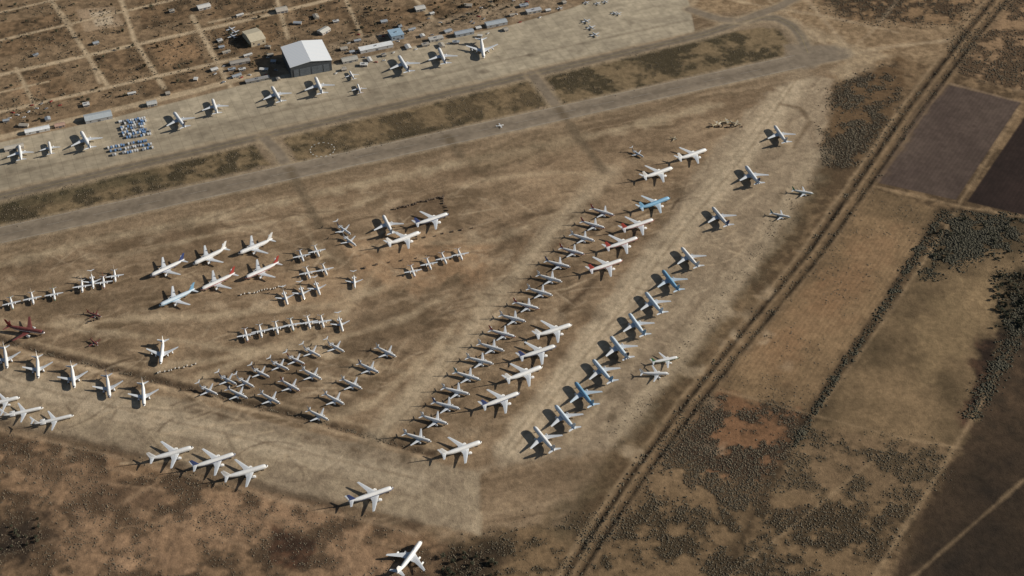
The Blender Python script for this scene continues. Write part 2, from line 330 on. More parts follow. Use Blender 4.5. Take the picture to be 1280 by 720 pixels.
quads=np.stack([vi[:-1,:-1],vi[:-1,1:],vi[1:,1:],vi[1:,:-1]],-1).reshape(-1,4)
fr=reg[:-1,:-1].reshape(-1)
Z[0,:]=Z[-1,:]=0; Z[:,0]=Z[:,-1]=0
VX=np.stack([X,Y,Z],-1).reshape(-1,3); VC=C.reshape(-1,3)
def sheet(name,sel,mat):
    q=quads[sel]; u,inv=np.unique(q,return_inverse=True); inv=inv.reshape(-1).astype(np.int32)
    me=bpy.data.meshes.new(name); v=VX[u]
    me.vertices.add(len(u)); me.vertices.foreach_set('co',v.astype(np.float32).ravel())
    me.loops.add(len(inv)); me.loops.foreach_set('vertex_index',inv)
    me.polygons.add(len(q)); me.polygons.foreach_set('loop_start',np.arange(0,len(inv),4,dtype=np.int32))
    me.update(calc_edges=True)
    ca=me.color_attributes.new('Col','FLOAT_COLOR','POINT'); cc=np.ones((len(u),4),np.float32); cc[:,:3]=VC[u]; ca.data.foreach_set('color',cc.ravel())
    me.materials.append(mat); me.polygons.foreach_set('use_smooth',[True]*len(me.polygons)); o=bpy.data.objects.new(name,me); COL.objects.link(o); o['kind']='structure'; return o
sheet('ground',fr==0,earth('soil',.24,.9))
sheet('apron',fr==2,earth('apron_concrete',.09,.05,'slab',ang_run,.85))
sheet('taxiway',fr==3,earth('taxiway_asphalt',.12,.1))
sheet('runway',fr==4,earth('runway_asphalt',.12,.1))
sheet('ploughed_field',fr==5,earth('ploughed_soil',.12,.3,'furrow',fa))
sheet('dark_ploughed_field',fr==6,earth('dark_soil',.12,.3,'furrow',fa))
sheet('dry_field',fr==7,earth('dry_grass_soil',.24,.7,'furrow',fa))
sheet('grass_field',fr==8,earth('grass_soil',.26,.8))
sheet('dirt_road',fr==9,earth('road_soil',.22,.6))
def simple(name,verts,faces,mat,parent=None):
    me=bpy.data.meshes.new(name); me.from_pydata([tuple(v) for v in verts],[],faces); me.update(); me.materials.append(mat)
    o=bpy.data.objects.new(name,me); COL.objects.link(o); o.parent=parent; return o
x0,x1,y0,y1=xs[0],xs[-1],ys[0],ys[-1]; B=30000
vv=[(-B,-B,0),(B,-B,0),(B,B,0),(-B,B,0),(x0,y0,0),(x1,y0,0),(x1,y1,0),(x0,y1,0)]
o=simple('desert_plain',vv,[(0,1,5,4),(1,2,6,5),(2,3,7,6),(3,0,4,7)],plain('far_soil',tuple(S(116,95,71))+(1,),.95,0,.3,.01)); o['kind']='structure'
# ------------------------------------------------------------ mesh builder
class MB:
    def __init__(s): s.v=[];s.f=[];s.m=[]
    def add(s,vs,fs,mi=0):
        b=len(s.v); s.v+= [tuple(v) for v in vs]; s.f+=[tuple(i+b for i in f) for f in fs]; s.m+=[mi]*len(fs)
    def loft(s,rings,cap=True,mi=0,close=True):
        n=len(rings[0]); vs=[p for r in rings for p in r]; fs=[]
        for k in range(len(rings)-1):
            for i in range(n if close else n-1):
                j=(i+1)%n; fs.append((k*n+i,k*n+j,(k+1)*n+j,(k+1)*n+i))
        if cap: fs.append(tuple(range(n))[::-1]); fs.append(tuple((len(rings)-1)*n+i for i in range(n)))
        s.add(vs,fs,mi)
    def box(s,x0,x1,y0,y1,z0,z1,mi=0):
        s.add([(x0,y0,z0),(x1,y0,z0),(x1,y1,z0),(x0,y1,z0),(x0,y0,z1),(x1,y0,z1),(x1,y1,z1),(x0,y1,z1)],[(3,2,1,0),(4,5,6,7),(0,1,5,4),(1,2,6,5),(2,3,7,6),(3,0,4,7)],mi)
    def tube(s,p,q,r,n=8,mi=0,r2=None):
        p=Vector(p);q=Vector(q);d=(q-p).normalized(); a=d.orthogonal().normalized(); b=d.cross(a); r2=r if r2 is None else r2
        s.loft([[p+(a*math.cos(t)+b*math.sin(t))*r for t in [2*math.pi*i/n for i in range(n)]],[q+(a*math.cos(t)+b*math.sin(t))*r2 for t in [2*math.pi*i/n for i in range(n)]]],mi=mi)
    def mesh(s,name,mats,smooth=False):
        me=bpy.data.meshes.new(name); me.from_pydata(s.v,[],s.f)
        for m in mats: me.materials.append(m)
        me.polygons.foreach_set('material_index',s.m)
        if smooth: me.polygons.foreach_set('use_smooth',[True]*len(me.polygons))
        me.update(); return me
def ring(x,ry,rz,zc,n=14,yc=0): return [(x,yc+ry*math.cos(2*math.pi*i/n),zc+rz*math.sin(2*math.pi*i/n)) for i in range(n)]
def tag(o,label,cat,group=None,kind=None):
    if label: o['label']=label
    if cat: o['category']=cat
    if group: o['group']=group
    if kind: o['kind']=kind
def link(name,me,parent=None):
    o=bpy.data.objects.new(name,me); COL.objects.link(o); o.parent=parent; return o
def empty(name,loc,rz=0,sc=1):
    o=bpy.data.objects.new(name,None); COL.objects.link(o); o.location=loc; o.rotation_euler=(0,0,rz); o.scale=(sc,)*3; o.empty_display_size=3; return o
# ------------------------------------------------------------ aircraft
COLS={'white':(.86,.86,.85),'red':(.40,.05,.04),'darkred':(.20,.05,.045),'navy':(.03,.06,.2),'sky':(.20,.42,.62),'green':(.05,.24,.09),'yellow':(.55,.38,.05),'grey':(.42,.43,.44),'olive':(.20,.24,.16),'cream':(.58,.48,.31),'orange':(.5,.19,.05),'pale':(.75,.78,.81),'brown':(.28,.22,.15),'teal':(.07,.25,.28),'ice':(.66,.77,.86),'black':(.04,.045,.06)}
LIV={'white':('white','pale',None,'white'),'white_red':('white','white','red','red'),'white_navy':('white','pale','navy','navy'),'white_blue':('ice','white','sky','sky'),'pale_blue':('ice','white',None,'ice'),'white_dark':('ice','white',None,'black'),'blue':('sky','ice',None,'sky'),
'white_green':('white','white','green','green'),'white_yellow':('white','white',None,'yellow'),'grey':('pale','grey',None,'grey'),'dark_red':('darkred','darkred','white','red'),'cream':('cream','brown',None,'cream'),'white_grey':('pale','grey','grey','navy'),'white_teal':('white','grey','teal','teal'),'white_orange':('white','white',None,'orange')}
DESC={'white':'all white','white_red':'white, red-tailed','white_navy':'white, navy-tailed','white_blue':'pale blue-white, blue-tailed','pale_blue':'pale blue-white','white_dark':'pale blue-white, dark-tailed','blue':'light blue','white_green':'white, green-tailed','white_yellow':'white, yellow-tailed','grey':'pale grey','dark_red':'dark red','cream':'cream coloured','white_grey':'grey, navy-tailed','white_teal':'white, teal-tailed','white_orange':'white, orange-tailed'}
mc={}
def paint(c,hz=None,r=None,belly=None,stripe=None):
    k=(c,hz,belly,stripe)
    if k in mc: return mc[k]
    m,nt,b=newmat('aircraft_paint_'+c); tc=nt.nodes.new('ShaderNodeTexCoord'); co=tc.outputs['Object']
    col=COLS[c]+(1,)
    oi=nt.nodes.new('ShaderNodeObjectInfo')
    n=noise(nt,co,.5,4,.7); f=mrange(nt,n,.4,.8,0,.24)
    if hz is not None:
        sx=nt.nodes.new('ShaderNodeSeparateXYZ'); nt.links.new(co,sx.inputs[0]); z=sx.outputs[2]
        g=mathn(nt,'LESS_THAN',z,hz-.45*r); cur=mixc(nt,g,col,COLS[belly]+(1,))
        wz=mathn(nt,'ABSOLUTE',mathn(nt,'SUBTRACT',z,hz+.22*r)); g3=mathn(nt,'LESS_THAN',wz,.055*r)
        x=sx.outputs[0]; wave=mathn(nt,'FRACT',mathn(nt,'MULTIPLY',x,.9)); g4=mathn(nt,'MULTIPLY',g3,mathn(nt,'GREATER_THAN',wave,.45)); g4=mathn(nt,'MULTIPLY',g4,.8)
        if stripe:
            g2=mathn(nt,'LESS_THAN',mathn(nt,'ABSOLUTE',mathn(nt,'SUBTRACT',z,hz-.12*r)),.2*r); cur=mixc(nt,g2,cur,COLS[stripe]+(1,))
        cur=mixc(nt,g4,cur,(.03,.035,.05,1))
    else: cur=mixc(nt,0.0,col,col)
    out=mixc(nt,f,cur,(.36,.30,.22,1))
    rv=nt.nodes.new('ShaderNodeCombineColor'); rr=mrange(nt,oi.outputs['Random'],0,1,.88,1.0)
    for i in range(3): nt.links.new(rr,rv.inputs[i])
    nt.links.new(mixc(nt,1.0,out,rv.outputs[0],'MULTIPLY'),b.inputs['Base Color']); b.inputs['Roughness'].default_value=.4
    mc[k]=m; return m
dark=plain('dark_rubber',(.02,.02,.02,1),.7); glass=plain('cockpit_glass',(.015,.02,.03,1),.15); metal=plain('bare_metal',(.5,.5,.5,1),.35,.8); fan=plain('engine_intake',(.03,.03,.035,1),.5)
TY={
'wide':dict(L=50,r=2.75,span=45,hz=5.3,root=10.0,tip=2.5,sw=32,fin=10,eng=[(7.6,1.55,5.2)],tail='low'),
'tri':dict(L=50,r=3.0,span=46,hz=5.6,root=11,tip=2.7,sw=34,fin=10,eng=[(8.2,1.5,5.5)],tail='low',tri=True),
'jumbo':dict(L=64,r=3.2,span=57,hz=6.2,root=14,tip=3.2,sw=37,fin=10.5,eng=[(10.5,1.45,5.4),(18.5,1.45,5.4)],tail='low',hump=True),
'narrow':dict(L=34,r=1.95,span=28.5,hz=3.5,root=6.0,tip=1.5,sw=27,fin=6.6,eng=[(4.9,1.0,3.9)],tail='low'),
'rear':dict(L=39,r=1.75,span=29,hz=3.4,root=6.2,tip=1.4,sw=25,fin=5.6,eng=[],tail='tee',rear=(1.0,5.2)),
'regional':dict(L=26,r=1.4,span=22,hz=2.7,root=4.4,tip=1.3,sw=24,fin=5.0,eng=[],tail='tee',rear=(.75,3.6)),
'prop':dict(L=22,r=1.4,span=21,hz=2.7,root=3.0,tip=1.5,sw=4,fin=5.4,eng=[(3.8,.55,3.4)],tail='low',high=True),
'light':dict(L=11,r=.75,span=12,hz=1.5,root=1.9,tip=1.2,sw=3,fin=2.0,eng=[(2.0,.35,1.8)],tail='low',high=False)}
TW={'wide':'twin-engine','tri':'three-engine','jumbo':'four-engine','narrow':'short twin-jet','rear':'rear-engine','regional':'regional','prop':'propeller','light':'light'}
def wingmesh(stations,side,mats,th=.12,vert=False):
    b=MB(); rings=[]
    for (y,xle,c,z) in stations:
        t=c*th; pr=[(0,0),(.12,.38),(.4,.5),(.75,.25),(1,0),(.75,-.12),(.4,-.35),(.12,-.28)]
        if vert: rings.append([(xle-c*u,t*v,z) for u,v in pr])
        else: rings.append([(xle-c*u,side*y,z+t*v) for u,v in pr])
    if (side>0) or vert: rings=[r[::-1] for r in rings]
    b.loft(rings); return b.mesh('wing',mats,False)
cache={}
def craft_parts(T,L):
    if (T,L) in cache: return cache[(T,L)]
    t=TY[T]; body,belly,stripe,finc=LIV[L]; r=t['r']; hz=t['hz']; Ln=t['L']; out=[]
    pm=paint(body,hz,r,belly,stripe); pf=paint(finc); pw=paint('pale' if body in('white','ice') else ('ice' if body=='sky' else body)); pn=paint('white')
    b=MB(); prof=[(0,.04,-.22),(.008,.28,-.2),(.025,.52,-.15),(.05,.76,-.07),(.085,.93,-.02),(.125,1,0),(.3,1,0),(.5,1,0),(.66,1,0),(.74,.93,.06),(.82,.76,.2),(.9,.52,.4),(.96,.3,.55),(1,.1,.62)]
    x0=Ln*.5
    b.loft([ring(x0-p*Ln,r*s,r*s,hz+r*o) for p,s,o in prof])
    if t.get('hump'):
        hp=[(.03,.2,.0),(.05,.5,.35),(.09,.72,.62),(.16,.76,.68),(.26,.74,.64),(.33,.5,.6),(.38,.2,.55)]
        b.loft([ring(x0-p*Ln,r*s,r*s*.85,hz+r*o) for p,s,o in hp])
    if not t.get('high'): b.loft([ring(Ln*.11,r*.3,r*.2,hz-r*.8),ring(Ln*.07,r*.85,r*.5,hz-r*.7),ring(-Ln*.06,r*.85,r*.5,hz-r*.7),ring(-Ln*.12,r*.3,r*.2,hz-r*.8)],mi=1)
    out.append(('fuselage',b.mesh('fuselage',[pm,pw],True)))
    g=MB(); rr=[]
    for p,s,o in [(.026,.55,-.14),(.05,.78,-.07)]:
        rr.append([(x0-p*Ln,r*s*1.02*math.cos(a),hz+r*o+r*s*1.02*math.sin(a)) for a in [rad(28+124*i/8) for i in range(9)]])
    g.loft(rr,cap=False,close=False); out.append(('windscreen',g.mesh('windscreen',[glass])))
    half=t['span']/2; tw=math.tan(rad(t['sw'])); rt=t['root']; tp=t['tip']; zr=hz-r*.65 if not t.get('high') else hz+r*.85
    xr=Ln*.09+ (rt*.35 if t['sw']<10 else rt*.45); di=math.tan(rad(5.5 if not t.get('high') else 1.5))
    if t.get('rear'): xr-=Ln*.07
    kink=half*.36
    for sd_ in (1,-1):
        st=[(r*.3,xr,rt*1.05,zr),(kink,xr-(kink-r*.3)*tw,rt*.62 if t['sw']>10 else rt*.95,zr+kink*di),(half,xr-(half-r*.3)*tw,tp,zr+half*di)]
        out.append(('wing',wingmesh(st,sd_,[pw],.11)))
    xt=-Ln*.5; fh=t['fin']; rc=rt*.72; tc_=rt*.3
    zb=hz+r*.55; fx=xt+Ln*.045+rc; fs=math.tan(rad(38))
    out.append(('tail_fin',wingmesh([(0,fx,rc,zb),(0,fx-fh*fs,tc_,zb+fh)],1,[pf],.09,True)))
    tee=t['tail']=='tee'
    hh=t['span']*.19; c1=rt*.45; c2=rt*.2
    for sd_ in (1,-1):
        if tee: st=[(0,fx-fh*fs+.3,c1,zb+fh-.05),(hh,fx-fh*fs-hh*.55,c2,zb+fh-.05)]
        else: st=[(0,xt+Ln*.04+c1,c1*1.1,hz+r*.45),(hh,xt+Ln*.04+c1-hh*.62,c2,hz+r*.45+hh*.1)]
        out.append(('stabilizer',wingmesh(st,sd_,[pw],.1)))
    def nac(xc,yc,zc,rn,ln,pyl):
        e=MB(); pr=[(0,.82),(.04,.95),(.2,1),(.55,.95),(.8,.75),(1,.5)]
        e.loft([ring(xc+ln*(.5-p),rn*s,rn*s,zc,12,yc) for p,s in pr],cap=False)
        e.loft([ring(xc+ln*.5,rn*.82,rn*.82,zc,12,yc),ring(xc+ln*.38,rn*.7,rn*.7,zc,12,yc)][::-1],mi=1)
        e.loft([ring(xc-ln*.5,rn*.5,rn*.5,zc,12,yc),ring(xc-ln*.62,rn*.15,rn*.15,zc,12,yc)],mi=1)
        if pyl=='up': e.box(xc-ln*.55,xc+ln*.25,yc-.15,yc+.15,zc+rn*.8,zc+rn*1.55,0)
        if pyl=='side': e.box(xc-ln*.25,xc+ln*.25,min(yc,0),max(yc,0),zc-.15,zc+.15,0)
        return e.mesh('engine',[pn,fan],True)
    for (ye,re_,le) in t['eng']:
        for sd_ in (1,-1):
            if T in('prop','light'):
                e=MB(); zc=zr+.0; xf=xr+le*.55
                e.loft([ring(xf,re_*.35,re_*.35,zc,10,sd_*ye),ring(xf-.4,re_*.9,re_*.9,zc,10,sd_*ye),ring(xf-le*.7,re_,re_*1.1,zc,10,sd_*ye),ring(xf-le*1.4,re_*.4,re_*.4,zc,10,sd_*ye)])
                for a in range(4):
                    an=a*math.pi/2+.4; R_=re_*3.1; d=(math.cos(an),math.sin(an)); n_=(-d[1]*.12*re_*2,d[0]*.12*re_*2)
                    e.add([(xf-.1,sd_*ye+n_[0],zc+n_[1]),(xf-.1,sd_*ye+d[0]*R_+n_[0],zc+d[1]*R_+n_[1]),(xf-.2,sd_*ye+d[0]*R_-n_[0],zc+d[1]*R_-n_[1]),(xf-.2,sd_*ye-n_[0],zc-n_[1])],[(0,1,2,3)],1)
                out.append(('engine',e.mesh('engine',[pn,fan],False)))
            else:
                zc=zr+ye*di-re_*1.45; xc=xr-(ye-r*.3)*tw+le*.28
                out.append(('engine',nac(xc,sd_*ye,max(zc,re_*1.15),re_,le,'up')))
    if t.get('rear'):
        rn,ln=t['rear']
        for sd_ in (1,-1): out.append(('engine',nac(-Ln*.27,sd_*(r+rn*.95),hz+r*.4,rn,ln,'side')))
    if t.get('tri'): out.append(('engine',nac(xt+Ln*.075,0,zb+2.6,1.35,9.0,None)))
    for (gx,gy) in ((Ln*.38,0),(-Ln*.03,r*1.15),(-Ln*.03,-r*1.15)):
        e=MB(); wr=r*.23; e.tube((gx,gy,wr),(gx,gy,hz-r*.6),r*.07,6)
        for q in (-1,1):
            for xx in ((0,) if gy==0 or r<2.3 else (-wr*1.2,wr*1.2)): e.tube((gx+xx,gy+q*wr*.5,wr),(gx+xx,gy+q*wr*1.3,wr),wr,10,1)
        out.append(('landing_gear',e.mesh('landing_gear',[metal,dark])))
    cache[(T,L)]=out; return out
count=0
def plane(T,x,y,dx,dy,L,label,group=None,sc=1.0):
    global count
    t=TY[T]; cx,cy=G(x,y+t['hz']*.75*sc)
    a=G(x-dx*.5,y-dy*.5); b=G(x+dx*.5,y+dy*.5)
    h=math.atan2(b[1]-a[1],b[0]-a[0])+rad(rnd.uniform(-2.5,2.5))
    nm={'light':'light_aircraft','prop':'propeller_aircraft','regional':'regional_jet'}.get(T,'airliner')
    root=empty(nm,(cx,cy,0.02),h,sc); tag(root,label,'aircraft' if T in('light','prop') else 'airliner',group)
    for n,me in craft_parts(T,L): link(n,me,root)
    count+=1
O=['topmost','second','third','fourth','fifth','sixth','seventh','eighth','ninth','tenth','eleventh','twelfth','thirteenth','fourteenth','fifteenth','sixteenth','bottom']
def row(items,d,where,group,start='from the top',w0='topmost',base=1.0):
    for i,it in enumerate(items):
        x,y,T,L=it[:4]; dd=it[4] if len(it)>4 and it[4] else d; sc=(it[5] if len(it)>5 else 1)*base
        od=w0 if i==0 else O[i]+' '+start
        plane(T,x,y,dd[0],dd[1],L,f"{DESC[L]} {TW[T]} plane, {od} {where}",group,sc)
row([(975,168,'wide','white'),(940,219,'tri','white_grey'),(900,271,'wide','white_navy'),(862,322,'wide','white'),(838,351,'wide','blue'),(817,379,'wide','pale_blue'),(796,406,'wide','white_blue'),(774,435,'tri','white_dark'),(753,464,'wide','white_blue'),(730,493,'wide','blue'),(706,522,'wide','pale_blue'),(680,549,'wide','white')],(-10,-13),'in the right-hand row','wide planes in the right-hand row','down',base=.93)
row([(865,193,'wide','white'),(822,216,'wide','white'),(818,254,'wide','blue'),(797,281,'wide','white_red'),(777,304,'wide','white_red'),(757,332,'wide','white_red'),(692,413,'wide','white'),(672,440,'wide','white_navy'),(655,467,'wide','white'),(626,500,'wide','white_navy'),(577,561,'wide','white')],(22,-8),'in the row left of the pale lane','wide planes left of the pale lane','down')
col=[(753,265),(741,281),(728,297),(715,314),(697,330),(687,348),(675,365),(658,382),(641,398),(628,417),(614,434),(600,451),(584,470),(570,489),(558,507),(543,525),(522,547)]
LL=['white_red','white_red','white','white_red','white_navy','white','white','white_red','white','white_red','white','white','white_teal','white','white_grey','white','white']
for i,(x,y) in enumerate(col):
    plane('narrow',x,y,17,4.5,LL[i],f"{DESC[LL[i]]} short airliner, {O[i]}{'' if i in(0,16) else ' down'} in the long column of seventeen",'narrow planes in the long column',1.0)
row([(210,335,'wide','white_navy'),(263,320,'wide','white'),(320,308,'wide','white')],(-23,10),'in upper trio left of centre','planes in the upper trio','from left','leftmost')
row([(222,372,'wide','white_blue'),(273,352,'wide','white_red'),(328,338,'wide','white_red')],(-23,10),'in lower trio left of centre','planes in the lower trio','from left','leftmost')
plane('wide',485,281,-6,-14,'white','all white wide plane facing uphill, left of the outlined storage yard',None,.9)
plane('wide',505,298,22,-8,'white','all white wide plane, lower of the two side by side at the outlined yard')
plane('wide',540,274,22,-8,'white_navy','white wide plane with navy tail, inside the outlined storage yard')
plane('jumbo',203,440,-1,14,'white','large four-engine white jumbo standing alone above the lower left taxi lane',None,.66)
row([(8,447,'wide','white'),(48,459,'wide','white'),(92,471,'wide','white'),(136,483,'wide','white_navy'),(180,493,'wide','white')],(1,14),'in the row below the dark ditch','wide planes below the dark ditch','from left','leftmost',base=.78)
for i,it in enumerate([(4,502),(30,515),(68,525)]):
    plane('rear' if i else 'narrow',it[0],it[1],21,-5,'white',f"white plane pointing right, {['at the left edge','middle','right-hand'][i]} of three at lower left",'three planes at the lower left',1.15)
for i,it in enumerate([(215,567,'white'),(268,576,'white_navy'),(308,590,'white')]):
    plane('wide',it[0],it[1],22,-7,it[2],f"{DESC[it[2]]} wide plane, {['left','middle','right'][i]} of three along the lower taxi band",'three planes along the lower taxi band')
plane('wide',464,619,23,-8,'white_navy','white wide plane with navy tail, alone near the bottom centre',None,1.04)
plane('jumbo',512,697,12,-18,'white','large white four-engine jumbo at the bottom edge',None,.8)
def srow(lst,d,where,group):
    for i,(x,y,T,L) in enumerate(lst):
        plane(T,x,y,d[0],d[1],L,f"{DESC[L]} {TW[T]} plane, {'leftmost' if i==0 else O[i]+' from left'} {where}",group,1.08)
srow([(15,379,'prop','white_green'),(41,373,'prop','white'),(68,368,'prop','white_green')],(2,12),'of three at the left edge','small planes at the left edge')
srow([(103,358,'prop','white'),(116,352,'regional','white'),(130,353,'prop','white_red'),(144,345,'prop','white')],(1,12),'in the tight foursome at left','small planes in the left foursome')
srow([(377,320,'prop','white_grey'),(396,314,'prop','white')],(5,11),'of the pair above the yellow tails','small pair above the yellow tails')
srow([(385,341,'prop','white_yellow'),(406,337,'prop','white_yellow')],(4,11),'of the yellow-tailed pair','yellow-tailed pair')
srow([(357,372,'regional','white'),(378,366,'regional','white_green'),(397,360,'regional','white')],(4,11),'in the trio under the yellow tails','small trio under the yellow tails')
srow([(308,419,'prop','white_red'),(326,414,'prop','white'),(346,410,'prop','white'),(365,406,'prop','white_green'),(386,403,'prop','white'),(403,402,'prop','white_yellow'),(426,405,'regional','white')],(3,11),'in the row of seven','small planes in the row of seven')
srow([(516,339,'prop','white_red'),(536,330,'prop','white'),(555,323,'prop','white'),(575,318,'prop','white_orange')],(5,11),'in the foursome right of centre','small planes in the centre foursome')
srow([(430,287,'regional','white_grey'),(437,301,'regional','white')],(8,6),'of the pair left of the outlined yard','pair left of the outlined yard')
plane('regional',443,352,1,11,'white_yellow','small white regional plane with yellow tail standing alone in the middle')
grid=[[(261,488),(285,475),(307,478),(326,466),(350,457),(370,450),(390,440),(420,434)],[(297,492),(338,498),(363,482),(390,468)],[(398,519),(418,499),(440,480),(461,460),(483,440)]]
GN=['in upper string of the slanting block','in middle string of the slanting block','in lower string of the slanting block']
for k,g in enumerate(grid):
    for i,(x,y) in enumerate(g):
        L=['white','white_grey','white','white_navy','white','white_red','white','white'][(i+3*k)%8]
        plane('regional' if k==0 else 'narrow',x,y,12,6,L,f"{DESC[L]} small airliner, {'leftmost' if i==0 else O[i]+' from left'} {GN[k]}",'airliners in the slanting block',1.05 if k==0 else .88)
plane('wide',33,412,22,4,'dark_red','large dark red airliner at the left edge beside the ditch')
plane('narrow',118,393,12,4,'dark_red','small dark red plane right of the large dark red airliner',None,.62)
plane('light',118,428,8,6,'dark_red','tiny dark red plane above the row beneath the ditch',None,1.4)
plane('regional',797,192,10,6,'grey','small pale grey plane left of the topmost lane plane',None,.85)
plane('narrow',1003,240,14,2,'white_green','white plane with green tail by the canal road, upper of two',None,.85)
plane('narrow',975,269,14,3,'white_teal','white plane with teal tail by the canal road, lower of two',None,.8)
plane('narrow',831,450,16,-3,'white_green','white plane with green tail, upper of two right of the lower row')
plane('narrow',818,467,16,0,'white','white plane, lower of two right of the lower row')
for i,(x,y) in enumerate([(896,155),(907,152),(919,154)]):
    plane('prop',x,y,9,-4+3*i,'cream',f"cream coloured derelict propeller plane, {['left','middle','right'][i]} of three near the lane head",'derelict cream planes',.8)
plane('light',625,157,10,-2,'white','tiny white plane on the runway')
plane('light',842,173,10,2,'cream','tiny cream plane above the first lane plane')
ap=[(26,191,'wide','white',.8,(-3,-12)),(63,185,'narrow','white',1,(-3,-12)),(108,175,'wide','white',1,(-6,-12)),(225,150,'wide','white_grey',.95,(-7,-10)),(269,133,'wide','white',.85,(-4,-12)),(346,118,'wide','white',.95,(-6,-12)),(399,107,'wide','white',1,(-6,-12)),(440,94,'narrow','white',.75,(-5,-10)),(449,111,'narrow','white_red',.8,(-4,-10)),(505,80,'wide','white_grey',1.05,(-8,-12)),(553,70,'wide','white_navy',1,(-5,-12)),(603,60,'jumbo','white',.85,(3,14))]
for i,(x,y,T,L,sc,d) in enumerate(ap):
    plane(T,x,y,d[0],d[1],L,f"{DESC[L]} {TW[T]} plane, {'leftmost' if i==0 else O[i]+' from left'} on the far apron",'planes on the far apron',sc)
for i,(x,y) in enumerate([(733,26),(739,34),(744,43),(768,16),(773,17),(733,3),(747,4),(700,10),(757,2),(289,36),(294,40),(291,45)]):
    plane('light',x,y,-8,-6,'white',f"tiny white plane, {['first','second','third'][i-9]} of three by the gabled tan building" if i>8 else f"tiny white plane at the apron's far end, {'first' if i==0 else O[i]} of nine",'light aircraft by the tan building' if i>8 else 'light aircraft at the apron end',1.35 if i<3 or i>8 else 1)
# ------------------------------------------------------------ buildings
doorm=plain('door_paint',(.12,.13,.15,1))
def building(name,label,px,py,wd,dp,h,roofc,wallc,gable=True,rot=0,cat='building',group=None):
    x,y=G(px,py); o=empty(name,(x,y,0),ang_run+rad(rot)); tag(o,label,cat,group)
    rm=plain('roof_sheet',roofc,.5,0,.1,.3); wm=plain('wall_panel',wallc,.8,0,.12,.4)
    b=MB(); b.box(-wd/2,wd/2,-dp/2,dp/2,0,h); link('wall',b.mesh('wall',[wm]),o)
    b=MB(); e=.5
    if gable:
        gh=min(wd,dp)*.16
        b.loft([[(-wd/2-e,-dp/2-e,h+.02),(-wd/2-e,dp/2+e,h+.02),(-wd/2-e,0,h+gh)][::-1],[(wd/2+e,-dp/2-e,h+.02),(wd/2+e,dp/2+e,h+.02),(wd/2+e,0,h+gh)][::-1]])
    else: b.box(-wd/2-e,wd/2+e,-dp/2-e,dp/2+e,h+.01,h+.45)
    rf=link('roof',b.mesh('roof',[rm]),o)
    if not gable:
        b=MB(); b.box(-1.5,1.5,-1,1,h+.46,h+1.6); link('roof_unit',b.mesh('roof_unit',[metal]),rf)
    b=MB(); dw=min(wd*.3,4); b.box(-dw/2,dw/2,-dp/2-.08,-dp/2-.02,0,min(h*.75,3)); link('door',b.mesh('door',[doorm]),o)
    for k in (-1,1):
        b=MB(); b.box(k*wd*.32-1,k*wd*.32+1,-dp/2-.06,-dp/2-.02,h*.4,h*.7); link('window',b.mesh('window',[glass]),o)
    return o
W4=(.84,.85,.84,1)
hx,hy=G(384,80); hg=empty('hangar',(hx,hy,0),ang_run-rad(2)); tag(hg,'large hangar with bright white gabled roof behind the far apron','hangar')
HW,HD,HH,GH=62,60,18,4.5; wm=plain('hangar_wall',(.07,.08,.09,1),.7); rib,nt_,b_=newmat('ribbed_roof')
tc=nt_.nodes.new('ShaderNodeTexCoord'); wv=nt_.nodes.new('ShaderNodeTexWave'); wv.bands_direction='Y'; wv.inputs['Scale'].default_value=.08; nt_.links.new(tc.outputs['Object'],wv.inputs['Vector'])
nt_.links.new(mixc(nt_,mrange(nt_,wv.outputs['Fac'],.2,.8,0,1),(.78,.83,.87,1),(.9,.9,.9,1)),b_.inputs['Base Color']); b_.inputs['Roughness'].default_value=.4
b=MB(); b.loft([[(-HW/2,y_,0),(HW/2,y_,0),(HW/2,y_,HH),(0,y_,HH+GH-.3),(-HW/2,y_,HH)] for y_ in (-HD/2,HD/2)]); link('wall',b.mesh('wall',[wm]),hg)
for k in (-1,1):
    b=MB(); pts=[[(k*(HW/2+1),y_,HH-.1),(0.05*k,y_,HH+GH+.1),(0.05*k,y_,HH+GH+.7),(k*(HW/2+1),y_,HH+.5)] for y_ in (-HD/2-1,HD/2+1)]
    b.loft(pts if k<0 else [p[::-1] for p in pts]); link('roof_slope',b.mesh('roof_slope',[rib]),hg)
hd=plain('hangar_door',(.13,.15,.17,1))
for k in range(6):
    b=MB(); x0_=-27+k*9; b.box(x0_+.1,x0_+8.9,-HD/2-.4-.3*(k%2),-HD/2-.15-.3*(k%2),0,13); link('door',b.mesh('door',[hd]),hg)
